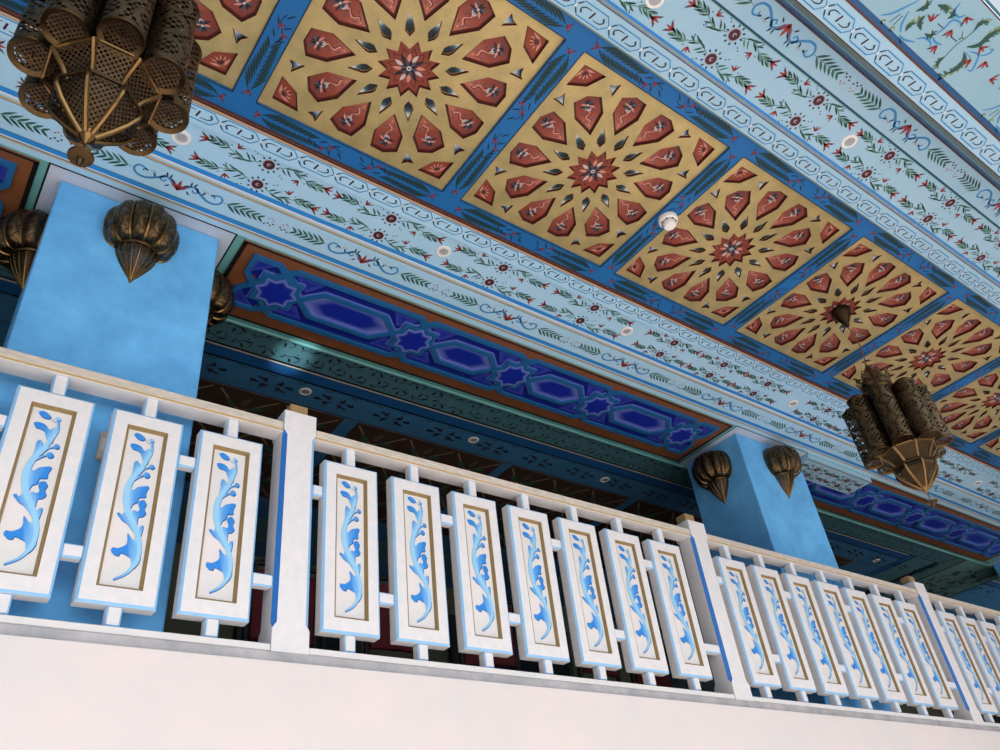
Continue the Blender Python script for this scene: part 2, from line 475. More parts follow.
for (a, z0), (c, z1), mm in zip(prof, prof[1:], ('navy_moulding', 'black_line', 'navy_moulding', 'edge_blue', 'olive_moulding', 'line_brown')):
    b.poly([(XL, a, z0), (XR, a, z0), (XR, c, z1), (XL, c, z1)], mm)
b.box(XL, XR, .50, .551, 3.206, 3.3, 'deep_teal')
struct(b, 'trim_8')
band('trim_9', .350, .474, 3.0, 'band_grey', ((.350, .360, 'line_brown'), (.471, .474, 'line_brown')), lambda p: chain(p, -1.31+.075, 6.5, .422), .3)
TU = [(2.814, 0.194), (2.958, 0.117), (2.951, 0.193), (2.959, 0.271), (3.156, 0.149), (3.161, 0.221), (3.242, 0.184), (3.358, 0.197), (3.432, 0.179)]
TA = [-2.2, .4, 1.2, 1.5, 0, 1.8, .9, -.6, .5]
BS = [[(2.612, 0.312), (2.645, 0.281), (2.673, 0.226), (2.693, 0.183)], [(2.758, 0.31), (2.726, 0.285), (2.698, 0.235)], [(2.763, 0.319), (2.803, 0.32), (2.856, 0.3)], [(2.772, 0.327), (2.808, 0.34)], [(2.847, 0.289), (2.874, 0.265), (2.917, 0.261), (2.937, 0.275)], [(2.904, 0.242), (2.936, 0.249), (2.974, 0.239)], [(2.901, 0.232), (2.908, 0.194), (2.903, 0.153), (2.936, 0.138), (2.967, 0.144)], [(2.904, 0.14), (2.87, 0.124), (2.856, 0.09)], [(2.883, 0.128), (2.917, 0.128), (2.929, 0.105)], [(3.111, 0.198), (3.16, 0.201)], [(3.12, 0.185), (3.169, 0.172), (3.205, 0.207), (3.221, 0.233), (3.2, 0.239)], [(3.179, 0.172), (3.205, 0.145), (3.203, 0.122), (3.188, 0.129)]]
DS = [[(2.671, 0.311), (2.679, 0.263)], [(2.699, 0.309), (2.695, 0.261)], [(2.727, 0.219), (2.755, 0.186), (2.74, 0.171)], [(2.861, 0.196), (2.903, 0.194)], [(2.98, 0.195), (3.018, 0.193)], [(3.042, 0.262), (3.032, 0.201), (3.038, 0.137), (3.025, 0.087), (3.055, 0.065)]]
GB = [[(3.096, 0.201), (3.137, 0.223), (3.15, 0.263), (3.126, 0.321)], [(3.082, 0.182), (3.121, 0.147), (3.12, 0.092), (3.129, 0.053)], [(3.042, 0.262), (3.041, 0.29), (3.06, 0.313)], [(2.826, 0.254), (2.79, 0.239), (2.773, 0.224)], [(2.78, 0.151), (2.818, 0.139), (2.842, 0.136)], [(2.725, 0.217), (2.741, 0.188), (2.735, 0.168)], [(2.771, 0.295), (2.761, 0.273), (2.762, 0.253)], [(2.877, 0.16), (2.882, 0.141), (2.866, 0.133)], [(3.017, 0.17), (2.994, 0.153)], [(2.856, 0.254), (2.89, 0.245), (2.885, 0.229)], [(3.036, 0.126), (3.025, 0.087), (3.048, 0.067)]]
def foliage(p):
    for off in (-1.74, -.87, 0, .87, 1.74):
        q = Pen(p.mb, lambda u, v, l, off=off: p.fn(u+off, v, l))
        for (x, y), a in zip(TU, TA): q.tulip(x-math.cos(a)*.02, y-math.sin(a)*.02, a, .042, 'pen_red', 'pen_plum', 3)
        for s_ in BS: q.stroke(s_, lambda t: .004+.006*math.sin(PI*t), 'pen_blue', 1, 5)
        for s_ in DS: q.stroke(s_, .0045, 'pen_deep', 1, 5)
        for s_ in GB:
            big = math.dist(s_[0], s_[-1])
            w = min(.024, .011+big*.09)
            q.stroke(s_, lambda t: .003+w*math.sin(PI*min(1, t*1.02))**1.2, 'pen_deep', 2, 5)
            P_ = smooth_path(s_, 5) if len(s_) > 2 else s_
            for i in range(len(P_)//3, len(P_), 2):
                x, y = P_[i]; x0, y0 = P_[i-1]; a = math.atan2(y-y0, x-x0)
                for d in (.8, -.8): q.leaf(x, y, a+d, w*1.4, w*.6, 'pen_green' if d > 0 else 'pen_olive', .2, 1)
        for x, y in ((2.71, .321), (2.646, .324)): q.dot(x, y, .012, 'pen_olive', 1, 9); q.dot(x+.003, y, .006, 'band_slate', 2, 7)
band('trim_10', .03, .350, 3.0, 'band_slate', ((.327, .350, 'navy_moulding'), (.03, .036, 'line_brown')), foliage, .3)

# ---- soffit between the columns
b = MB(); b.box(XL, XR, 2.966, 3.645, HZ, HZ+.3, 'teal_frame')
p = Pen(b, lambda u, v, l: (u, v, HZ-.0007*l))
p.poly([(XL, 3.575), (XL, 3.590), (XR, 3.590), (XR, 3.575)], 'pen_green', 1)
COLX = [(.073, .83), (4.993, 5.79), (10.36, 11.15)]
for x0, x1 in COLX:
    p.poly([(x0-.069, 2.964), (x0-.069, 3.645), (x1+.069, 3.645), (x1+.069, 2.964)], 'black_line', 1)
    p.poly([(x0-.060, 2.972), (x0-.060, 3.645), (x1+.060, 3.645), (x1+.060, 2.972)], 'soffit_white', 2)
struct(b, 'trim_11')
b = MB(); b.tube([(XL, 3.632, HZ+.004), (XR, 3.632, HZ+.004)], .014, 'teal_frame', 10); struct(b, 'trim_12')

# ---- balcony ceiling
KI = IZ/HZ
def inner_paint(p):
    for i in range(0, 150):
        c = .0+.08*i
        q = p.at(c, (3.74 if i % 2 else 3.86)+random.uniform(-.015, .015), random.uniform(-.5, .5), .75, random.choice((1, -1)))
        q.stroke([(-.07, -.05), (-.03, -.02), (.03, -.03), (.07, .02), (.03, .06)], .008, 'ink', 1, 3)
        q.leaf(-.02, .0, 1.2, .07, .022, 'ink', .2); q.leaf(.02, -.02, .4, .07, .02, 'ink', -.2); q.leaf(-.06, -.03, 2.2, .05, .018, 'ink', .2)
        q.dot(.05, -.05, .008, 'ink')
    for i in range(0, 28):
        c = 1.80*KI+(i-6)*.455
        q = p.at(c, 4.10*KI, 0, .78)
        for f in (1, -1):
            r = q.at(0, 0, 0 if f == 1 else PI)
            r.leaf(.10, 0, .1, .09, .03, 'ink', .1); r.leaf(.10, 0, .8, .05, .018, 'ink')
            r.tulip(.2, .02, .6, .07, 'pen_plum', 'ink'); r.tulip(.2, -.03, -.4, .06, 'pen_plum', 'ink')
            for k in range(5): r.leaf(.14+.015*k, -.05, -.6+.3*k, .045, .014, 'ink')
b = MB(); b.box(XL, XR, 3.645, 6.75, IZ, IZ+.3, 'inner_teal')
p = Pen(b, lambda u, v, l: (u, v, IZ-.0007*l))
for y0, y1, mm in ((3.645, 3.925, 'deep_teal'), (3.918, 3.936, 'black_line'), (3.936, 3.952, 'rail_beige'), (3.950, 4.045, 'inner_blue'), (4.045, 4.06, 'black_line'),
                   (4.305, 4.313, 'coffer_brown'), (5.68, 5.69, 'lattice_tan'), (6.0, 6.02, 'lattice_tan'), (6.36, 6.38, 'lattice_tan'), (6.02, 6.36, 'deep_teal')):
    p.poly([(XL, y0), (XL, y1), (XR, y1), (XR, y0)], mm, 1)
for x0, x1, mm in ((9.30, 9.70, 'deep_teal'), (9.28, 9.30, 'black_line'), (9.17, 9.28, 'inner_blue'), (9.155, 9.17, 'black_line'), (9.70, 9.80, 'black_line')):
    p.poly([(x0, 3.93), (x0, 6.6), (x1, 6.6), (x1, 3.93)], mm, 2)
p2 = Pen(b, lambda u, v, l: (u, v, IZ-.0007*(l+2))); inner_paint(p2)
for i in range(60):
    q = p2.at(.2*i, 3.998*KI*.998); q.stroke([(-.06, 0), (-.02, .02), (.02, -.02), (.06, 0)], .006, 'pen_navy', 1, 3)
struct(b, 'ceiling')
for i, (x0, x1) in enumerate(((9.86, 10.93),)):
    b = MB(); b.box(x0, x1, 3.647, 6.69, HZ+.0, IZ-.003, 'floral_teal')
    p = Pen(b, lambda u, v, l: (u, v, HZ-.0007*l))
    p.poly([(x0, 3.65), (x0, 6.69), (x0+.03, 6.69), (x0+.03, 3.65)], 'black_line', 1)
    p.poly([(x1-.03, 3.65), (x1-.03, 6.69), (x1, 6.69), (x1, 3.65)], 'black_line', 1)
    if i == 0:
        for k in range(46):
            q = p.at(random.uniform(x0+.12, x1-.12), random.uniform(3.75, 5.2), random.uniform(0, 6.28), 1.3)
            q.stroke([(-.06, -.05), (-.02, .03), (.04, .02), (.06, -.03)], .007, 'ink', 1, 3)
            q.leaf(0, 0, .9, .07, .03, 'ink', .2); q.leaf(.02, 0, -.5, .06, .025, 'ink', .2); q.leaf(-.04, -.03, 2.6, .05, .02, 'ink')
    struct(b, 'trim_13')

# ------------------------------------------------------------------ gilded star panels
def ring(rs, ang0=0.):
    return [(r*math.cos(math.radians(a+ang0)), r*math.sin(math.radians(a+ang0))) for r, a in rs]
ROS = [(.142 if i % 2 == 0 else .100, 15*i+15) for i in range(24)]
PETAL = [(.236, 0), (.356, 11.3), (.446, 8.6), (.462, 0), (.446, -8.6), (.356, -11.3)]
KITE = [(.512, 0), (.551, 9.8), (.628, 0), (.551, -9.8)]
DART = [(.447, 0), (.512, 3.4), (.503, 0), (.512, -3.4)]
KEEL = [(.158, 0), (.186, 6.6), (.205, 6.2), (.270, 0), (.205, -6.2), (.186, -6.6)]
def inset(pts, d):
    cx = sum(p[0] for p in pts)/len(pts); cy = sum(p[1] for p in pts)/len(pts)
    A = 0
    for (x0, y0), (x1, y1) in zip(pts, pts[1:]+pts[:1]): A += x0*y1-x1*y0
    sg = 1 if A > 0 else -1
    out = []; n = len(pts)
    for i in range(n):
        p0, p1, p2 = Vector(pts[i-1]), Vector(pts[i]), Vector(pts[(i+1) % n])
        e0 = (p1-p0).normalized(); e1 = (p2-p1).normalized()
        n0 = Vector((-e0.y, e0.x))*sg; n1 = Vector((-e1.y, e1.x))*sg
        b = (n0+n1); b = b/max(.35, b.dot(n0)) if b.length > 1e-6 else n0
        out.append(tuple(p1+b*d))
    return out
HOLES = [ring(ROS)]
for i in range(12):
    HOLES.append(ring(PETAL, 15+30*i)); HOLES.append(ring(KEEL, 30*i))
for i in range(4): HOLES.append(ring(KITE, 45+90*i))
for a in (30, 60, 120, 150, 210, 240, 300, 330): HOLES.append(ring(DART, a))
def lattice_mesh():
    cu = bpy.data.curves.new('lattice', 'CURVE'); cu.dimensions = '2D'; cu.fill_mode = 'BOTH'; cu.extrude = .008
    h = PW/2-.001
    for P in [[(-h, -h), (h, -h), (h, h), (-h, h)]]+HOLES:
        s_ = cu.splines.new('POLY'); s_.points.add(len(P)-1); s_.use_cyclic_u = True
        for q, (x, y) in zip(s_.points, P): q.co = (x, y, 0, 1)
    o = bpy.data.objects.new('lattice', cu); COL.objects.link(o)
    dg = bpy.context.evaluated_depsgraph_get()
    me = bpy.data.meshes.new_from_object(o.evaluated_get(dg)); me.name = 'gilded_lattice'
    bpy.data.objects.remove(o); bpy.data.curves.remove(cu)
    me.materials.clear(); me.materials.append(MATS['gold']); me.materials.append(MATS['red_dark'])
    for f in me.polygons:
        if abs(f.normal.z) < .5:
            c = f.center
            f.material_index = 0 if max(abs(c.x), abs(c.y)) > h-.002 or .44 < math.hypot(c.x, c.y) < .52 and False else 1
            f.use_smooth = False
    return me
LAT = lattice_mesh()
LZ = .012      # lattice underside above the ribs
def backing():
    b = MB(); h = PW/2-.002; z = LZ+.0165
    b.box(-h, h, -h, h, z, z+.03, 'gold')
    p = Pen(b, lambda u, v, l: (u, v, z-.0006*l))
    for i in range(12):
        a = 15+30*i
        P_ = ring([(r*1.0, t*1.0) for r, t in PETAL], a)
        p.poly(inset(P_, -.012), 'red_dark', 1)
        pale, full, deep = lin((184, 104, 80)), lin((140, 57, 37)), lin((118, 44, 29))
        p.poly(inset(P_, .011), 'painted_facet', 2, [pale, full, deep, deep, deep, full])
        q = p.at(0, 0, math.radians(a))
        q.stroke([(.285, -.006), (.305, .010), (.33, -.012), (.355, .008), (.38, -.004)], lambda t: .008-.003*t, 'red_pale', 3, 4)
        q.stroke([(.29, .002), (.31, .014), (.33, -.004), (.355, .013)], .004, 'ink', 4, 4)
        for x, y in ((.30, -.012), (.315, .02), (.345, -.016), (.365, .02)): q.leaf(x, y, .6 if y > 0 else -.6, .022, .007, 'slate_paint', .1, 4)
        for j in range(11):
            t = 2*PI*j/11+.3
            q.leaf(.402+.004*math.cos(t), .004*math.sin(t), t, .040 if j % 2 else .030, .011, ('ink', 'slate_paint', 'ink', 'red_pale', 'slate_paint')[j % 5], .2, 4+j % 3)
        for j in range(3):
            q.leaf(.385, (j-1)*.014, 2.4+.5*j, .022, .007, 'silver_paint', .1, 7)
        q.dot(.402, 0, .006, 'silver_paint', 8, 8)
    lk = lambda c: lin(c)
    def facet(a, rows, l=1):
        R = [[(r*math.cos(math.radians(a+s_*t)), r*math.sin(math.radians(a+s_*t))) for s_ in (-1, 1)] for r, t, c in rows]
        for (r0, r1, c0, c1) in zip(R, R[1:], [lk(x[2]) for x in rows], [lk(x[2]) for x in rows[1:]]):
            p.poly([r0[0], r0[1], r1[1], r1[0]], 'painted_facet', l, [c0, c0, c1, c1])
    INK, MID, WHT = (14, 26, 32), (58, 98, 112), (240, 240, 236)
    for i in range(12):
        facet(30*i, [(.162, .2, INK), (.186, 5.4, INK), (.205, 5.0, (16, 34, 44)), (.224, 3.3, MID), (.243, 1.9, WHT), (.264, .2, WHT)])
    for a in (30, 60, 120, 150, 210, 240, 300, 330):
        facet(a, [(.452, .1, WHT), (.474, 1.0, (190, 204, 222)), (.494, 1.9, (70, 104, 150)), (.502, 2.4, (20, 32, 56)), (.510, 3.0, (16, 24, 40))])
    for i in range(4):
        K = ring(KITE, 45+90*i)
        p.poly(inset(K, -.01), 'red_dark', 1); p.poly(inset(K, .007), 'red', 2)
        q = p.at(.605*math.cos(math.radians(45+90*i)), .605*math.sin(math.radians(45+90*i)), math.radians(45+90*i)+PI)
        for j in range(6): q.leaf(.012, 0, (j-2.5)*.42, .055, .012, 'red_pale', .05, 3)
        for j in range(5): q.leaf(.022, 0, (j-2)*.45, .034, .008, 'red_dark', .05, 4)
    return b
def rosette():
    b = MB(); z = LZ+.0155
    p = Pen(b, lambda u, v, l: (u, v, z-.0006*l))
    R = ring(ROS)
    c = (0, 0)
    def star(sc, mm, l, rot=0):
        P_ = [(x*sc*math.cos(rot)-y*sc*math.sin(rot), x*sc*math.sin(rot)+y*sc*math.cos(rot)) for x, y in R]
        for i in range(24): p.poly([c, P_[i], P_[(i+1) % 24]], mm, l)
    star(1.08, 'red_dark', 1); star(.93, 'rosette', 2); star(.70, 'red_dark', 3); star(.64, 'rosette', 4)
    for j in range(12):
        t = 2*PI*j/12
        p.leaf(.03*math.cos(t), .03*math.sin(t), t, .045, .018, ('silver_paint', 'ink', 'red_pale')[j % 3], .1, 5+j % 2)
        p.leaf(.008*math.cos(t+.26), .008*math.sin(t+.26), t+.26, .034, .013, ('ink', 'slate_paint')[j % 2], .1, 8)
    p.dot(0, 0, .012, 'silver_paint', 9, 8); p.dot(0, 0, .005, 'ink', 10, 6)
    return b
PLAB = {-1: 'gilded star-lattice ceiling panel partly hidden behind the near brass lantern', 0: 'largest gilded red-and-gold star ceiling panel at the top centre of the photo',
        1: 'second large gilded star ceiling panel, left of the round white detector', 2: 'gilded star ceiling panel right of the round white detector',
        3: 'gilded star ceiling panel carrying the dark bell canopy of the far lantern', 4: 'gilded star ceiling panel just beyond the one with the dark bell canopy',
        5: 'small gilded star ceiling panel at the right edge, behind the far lantern', 6: 'farthest gilded star ceiling panel at the right edge of the photo'}
proto = None
for k in range(-1, 7):
    loc = (PX0+k*PP+PW/2, (YN+YF)/2, HZ)
    if proto is None:
        proto = thing('star_coffer', PLAB[k], 'ceiling panel', loc, 'gilded star panels of the coffered ceiling', kind='thing')
        o = bpy.data.objects.new('gilded_lattice', LAT); COL.objects.link(o); o.parent = proto; o.location = (0, 0, LZ+.008)
        backing().build('painted_backing', proto); rosette().build('rosette', proto)
    else:
        dup(proto, loc, label=PLAB[k])

# ------------------------------------------------------------------ blue strapwork soffit panels
SN = [0]
def strap(b, path, w, z0, z1, mm):
    SN[0] += 1; z0 -= .00023*(SN[0] % 23)
    n = len(path); L, R = [], []
    for i, p in enumerate(path):
        p = Vector(p)
        a = Vector(path[i-1]) if i else None; c = Vector(path[i+1]) if i < n-1 else None
        if a is None: d = (c-p).normalized(); nn = Vector((-d.y, d.x)); k = 1
        elif c is None: d = (p-a).normalized(); nn = Vector((-d.y, d.x)); k = 1
        else:
            d0 = (p-a).normalized(); d1 = (c-p).normalized()
            nn = (Vector((-d0.y, d0.x))+Vector((-d1.y, d1.x))).normalized(); k = 1/max(.4, nn.dot(Vector((-d0.y, d0.x))))
        L.append(p+nn*w/2*k); R.append(p-nn*w/2*k)
    for i in range(n-1):
        q = [L[i], L[i+1], R[i+1], R[i]]
        b.poly([(v.x, v.y, z0) for v in q], mm)
        for u, v in ((L[i], L[i+1]), (R[i], R[i+1])):
            b.poly([(u.x, u.y, z0), (v.x, v.y, z0), (v.x, v.y, z1), (u.x, u.y, z1)], mm)
ROYAL, DEEP, VIOLET = lin((20, 42, 158)), lin((16, 32, 128)), lin((128, 142, 214)); DIM = lin((66, 74, 176))
def graded(b, pts, z, d, inner=ROYAL, edge=VIOLET):
    n = len(pts); cx = sum(p[0] for p in pts)/n; cy = sum(p[1] for p in pts)/n
    I = [(cx+(x-cx)*(1-d), cy+(y-cy)*(1-d)) for x, y in pts]
    for i in range(n):
        k = (i+1) % n
        b.poly([(*pts[i], z), (*pts[k], z), (*I[k], z), (*I[i], z)], 'painted_ground', [edge, edge, inner, inner])
    b.poly([(*p_, z) for p_ in I], 'painted_ground', [inner]*n)
def inlay_panel(x0, x1, y0, y1, label, stars):
    o = ((x0+x1)/2, (y0+y1)/2, HZ)
    t = thing('inlaid_soffit', label, 'soffit panel', o, 'blue strapwork panels under the beam', kind='thing')
    z = HZ-.012
    b = MB(); b.box(x0, x1, y0, y1, z, HZ, 'soffit_brown')
    p = Pen(b, lambda u, v, l: (u, v, z-.0006*l))
    for q in ([(x0, y0), (x1, y0), (x1, y0+.012), (x0, y0+.012)], [(x0, y1-.012), (x1, y1-.012), (x1, y1), (x0, y1)],
              [(x0, y0), (x0+.022, y0), (x0+.022, y1), (x0, y1)], [(x1-.022, y0), (x1, y0), (x1, y1), (x1-.022, y1)]):
        p.poly(q, 'black_line', 1)
    b.build('border_frame', t, o)
    yc = (y0+y1)/2-.027
    V = .2
    g = MB(); s_ = MB()
    gz = z-.002; st0, st1 = z-.016, z-.001
    n = len(stars)
    xs = stars
    # ground under the straps
    e0, e1 = xs[0]-.20, xs[-1]+.20
    def gr(xa, xb, ya, yb): g.poly([(xa, yc+ya, gz), (xb, yc+ya, gz), (xb, yc+yb, gz), (xa, yc+yb, gz)], 'painted_ground', [DEEP]*4)
    for x in xs: gr(x-.055, x+.055, -.16, .16)
    for a, c in zip(xs, xs[1:]): gr(a+.055, c-.055, -V, V)
    for f, x in ((-1, xs[0]), (1, xs[-1])):
        l_, r_ = sorted((x+f*.055, x+f*.14)); gr(l_, r_, -V, V)
        l_, r_ = sorted((x+f*.14, x+f*.2)); gr(l_, r_, -V, -.05); gr(l_, r_, .05, V)
    for x, f in ((xs[0], -1), (xs[-1], 1)):
        for h in (-1, 1):
            T = [(x+f*.19, yc+h*.19), (x+f*.19, yc+h*.07), (x+f*.06, yc+h*.19)]
            graded(g, T, gz-.001, .9, ROYAL, DIM)
    for x in xs:
        S = []
        for i in range(16):
            r = .122 if i % 2 == 0 else .092
            S.append((x+r*math.cos(PI*i/8), yc+r*math.sin(PI*i/8)))
        graded(g, S, z-.0235, .26)
        for i in range(16):
            A, B_ = S[i], S[(i+1) % 16]
            g.poly([(*A, z-.0235), (*B_, z-.0235), (*B_, z-.016), (*A, z-.016)], 'strap_halo')
    for a, c in zip(xs, xs[1:]):
        m_ = (a+c)/2; hw = (c-a)/2
        Hx = [(a+.155, yc), (a+.26, yc-.09), (c-.26, yc-.09), (c-.155, yc), (c-.26, yc+.09), (a+.26, yc+.09)]
        graded(g, Hx, gz-.001, .4)
        for f in (-1, 1):
            yv = yc+f*V
            T1 = [(a+.05, yc+f*.165), (a+.22, yc+f*.165), (a+.15, yc+f*.06)]
            T2 = [(c-.05, yc+f*.165), (c-.22, yc+f*.165), (c-.15, yc+f*.06)]
            graded(g, T1, gz-.001, .9, ROYAL, DIM); graded(g, T2, gz-.001, .9, ROYAL, DIM)
            0 and g.poly([(a+.1, yc+f*.178, gz-.001), (c-.1, yc+f*.178, gz-.001), (c-.1, yc+f*.168, gz-.001), (a+.1, yc+f*.168, gz-.001)], 'painted_ground', [VIOLET, VIOLET, DEEP, DEEP])
            0 and g.poly([(a+.27, yc+f*.128, gz-.001), (c-.27, yc+f*.128, gz-.001), (c-.27, yc+f*.114, gz-.001), (a+.27, yc+f*.114, gz-.001)], 'painted_ground', [DEEP, DEEP, VIOLET, VIOLET])
    W = .028
    def halo(path, w): strap(g, path, w+.020, gz-.002, gz-.0012, 'strap_halo')
    for i, x in enumerate(xs):
        q = .104
        RG = [(x, yc-q), (x+q, yc-q), (x+q, yc+q), (x-q, yc+q), (x-q, yc-q), (x, yc-q)]
        strap(s_, RG, W*.85, st0-.0005, st1, 'strap_blue')
        halo(RG, W*.85)
    for a, c in zip(xs, xs[1:]):
        for f in (-1, 1):
            # hexagon edge, its straps cross the star and rise to the border
            strap(s_, [(a-.06, yc-f*V), (a+.14, yc), (a+.25, yc+f*.105), (c-.25, yc+f*.105), (c-.14, yc), (c+.06, yc-f*V)], W, st0+.0004*f, st1, 'strap_blue')
            halo([(a+.02, yc-f*.13), (a+.14, yc), (a+.25, yc+f*.105), (c-.25, yc+f*.105), (c-.14, yc), (c-.02, yc-f*.13)], W)
            strap(s_, [(a-.02, yc+f*.15), (a+.05, yc+f*V), (c-.05, yc+f*V), (c+.02, yc+f*.15)], W, st0, st1, 'strap_blue')
    for x, f in ((xs[0], -1), (xs[-1], 1)):
        for h in (-1, 1):
            strap(s_, [(x-f*.02, yc+h*.15), (x+f*.0, yc+h*.165), (x+f*.14, yc), (x+f*.2, yc-h*.075), (x+f*.2, yc-h*V), (x+f*.06, yc-h*V), (x-f*.06, yc-h*.12)], W, st0+.0004*h, st1, 'strap_blue')
    g.build('painted_ground', t, o); s_.build('strapwork', t, o)
    return t
inlay_panel(.942, 4.882, 2.978, 3.573, 'long royal blue strapwork soffit panel between the two blue columns', [1.235, 2.13, 2.905, 3.68, 4.57])
inlay_panel(-2.6, -.03, 2.978, 3.573, 'blue strapwork soffit panel end at the left edge, left of the near column', [-2.32, -1.50, -.325])
FAR = inlay_panel(5.872, 10.12, 2.978, 3.573, 'blue strapwork soffit panel right of the far column, under the far lantern', [6.2, 7.13, 8.0, 8.87, 9.79])
# board with painted flowers covering one end of the far soffit panel
x0, x1, y0, y1, z = 5.862, 6.81, 2.985, 3.235, HZ-.046
b = MB(); b.box(x0, x1, 2.976, y1, z, HZ, 'band_grey')
p = Pen(b, lambda u, v, l: (u, v, z-.0007*l))
p.poly([(x0, y0), (x1, y0), (x1, y0+.01), (x0, y0+.01)], 'olive_moulding', 1)
for c in (6.1, 6.55): twin_row(p, c, .22, 3.07, 1); twin_row(p, c, .22, 3.17, -1)
b.build('painted_board', FAR, tuple(FAR.location))['label'] = 'pale blue flower-painted board'

# ------------------------------------------------------------------ dim coffers of the balcony ceiling
CL = ['dark brown coffer beside the near blue column, above the left of the railing', 'dark brown lattice coffer above the first railing post from the left',
      'dark brown lattice coffer above the middle of the railing', 'dark brown lattice coffer seen above the railing near the second post', 'dim brown coffer beyond the far blue column']
CXS = [(.85, 2.215), (2.33, 3.63), (3.73, 5.06), (5.17, 6.55), (7.2, 8.6)]
for lab, (a, c) in zip(CL, CXS):
    b = MB(); z = IZ-.008
    b.box(a, c, 4.32, 5.62, z, IZ-.001, 'coffer_brown')
    p = Pen(b, lambda u, v, l: (u, v, z-.0007*l))
    w = (c-a)/3
    for i in range(3):
        for j in range(3):
            q = p.at(a+w*(i+.5), 4.32+.433*(j+.5))
            for s_ in (1, -1):
                q.stroke([(-.2*s_, -.19), (-.05*s_, -.03), (.07*s_, .05), (.2*s_, .19)], .014, 'lattice_tan', 1+(s_ > 0), 3)
            for t in range(6):
                q.leaf(.04*math.cos(t*1.05+.5), .04*math.sin(t*1.05+.5), t*1.05+.5, .13, .05, 'lattice_green' if t % 2 else 'back_olive', .2, 3)
    tag(b.build('ceiling_coffer', origin=((a+c)/2, 4.97, z)), lab, 'ceiling coffer', 'dark coffers of the balcony ceiling', 'thing')

# ------------------------------------------------------------------ columns
CLAB = ['broad bright blue plastered column at the left of the photo', 'narrow-looking blue plastered column behind the second railing post', 'blue plastered column just cut off by the right edge of the photo']
for (x0, x1), lab in zip(COLX, CLAB):
    b = MB(); b.box(x0, x1, 3.04, 3.584, .966, HZ-.003, 'column_blue', .006)
    tag(b.build('column', origin=((x0+x1)/2, 3.31, .966)), lab, 'column', kind='thing')
# small box on the first column
b = MB(); b.box(.475, .512, 3.012, 3.0395, 1.765, 1.89, 'box_beige', .004); b.box(.484, .503, 3.0095, 3.0125, 1.80, 1.855, 'white_plastic', .002)
tag(b.build('switch_box', origin=(.49, 3.04, 1.82)), 'small beige box on the near blue column, seen between two balusters', 'switch box')

# ------------------------------------------------------------------ wall lanterns (sconces)
def sconce():
    t = thing('wall_sconce', 'x', 'wall lamp', (0, 0, 0), 'pierced brass sconces on the blue columns')
    n = 8
    prof = [(.084, .002), (.122, .0), (.150, .018), (.170, .058), (.177, .105), (.174, .15), (.158, .192), (.130, .222), (.088, .240), (.04, .246), (.0, .247)]
    prof = [(max(0, r), z) for (r, z) in [tuple(q) for q in smooth_path(prof, 3)]]
    nl = 6
    lob = lambda a: 1-.13*(1-abs(math.sin(nl*(a-PI)/2*1.0)))
    b = MB(); b.lathe(prof, 'brass_fine', 72, a0=PI, a1=2*PI, lobes=nl*2, depth=.13, sq=1.1); b.build('dome', t)
    b = MB(); b.lathe([(r*.74, z*.94+.004) for r, z in prof[2:]], 'interior_shade', 40, a0=PI, a1=2*PI, sq=.95); b.build('inner_shade', t)  # added dark shell, the shade behind the dome's holes
    b = MB()
    for i in range(nl+1):
        a = PI+PI*i/nl
        b.tube([((r*.872+.004)*math.cos(a), (r*.872+.004)*math.sin(a)*1.1, z) for r, z in prof[:-3]], .0075, 'brass_bright', 6)
    b.build('dome_ribs', t)
    b = MB(); b.lathe([(.080, -.008), (.098, -.012), (.103, -.004), (.095, .006), (.08, .004)], 'brass', 40, a0=PI, a1=2*PI, sq=.95); b.build('collar', t)
    cp = [(.003, -.175), (.013, -.160), (.040, -.122), (.068, -.078), (.087, -.038), (.093, -.012)]
    b = MB(); b.lathe(cp, 'brass_fan', 40, a0=PI, a1=2*PI, lobes=8, depth=.05, sq=.95); b.build('lower_cone', t)
    b = MB()
    for i in range(9):
        a = PI+PI*i/8
        b.tube([((r*.965+.001)*math.cos(a), (r*.965+.001)*math.sin(a)*.95, z) for r, z in cp], .0045, 'brass_bright', 6)
    b.build('cone_ribs', t)
    b = MB(); b.lathe([(0, -.195), (.006, -.186), (.009, -.176), (.006, -.168), (.012, -.160)], 'brass_bright', 12, sq=1.); b.build('tip', t)
    return t
SZ = 2.90
S0 = sconce()
S0.location = (.459, 3.04, SZ); S0['label'] = 'pierced brass sconce on the front of the near blue column'
dup(S0, (.073, 3.33, SZ), -PI/2, 'pierced brass sconce at the left edge, on the left side of the near column')
dup(S0, (.83, 3.31, SZ), PI/2, 'brass sconce half hidden behind the right edge of the near column')
dup(S0, (5.435, 3.04, SZ-.005), 0, 'brass sconce on the bright front of the far blue column')
dup(S0, (4.993, 3.325, SZ-.01), -PI/2, 'brass sconce on the dark left side of the far blue column')

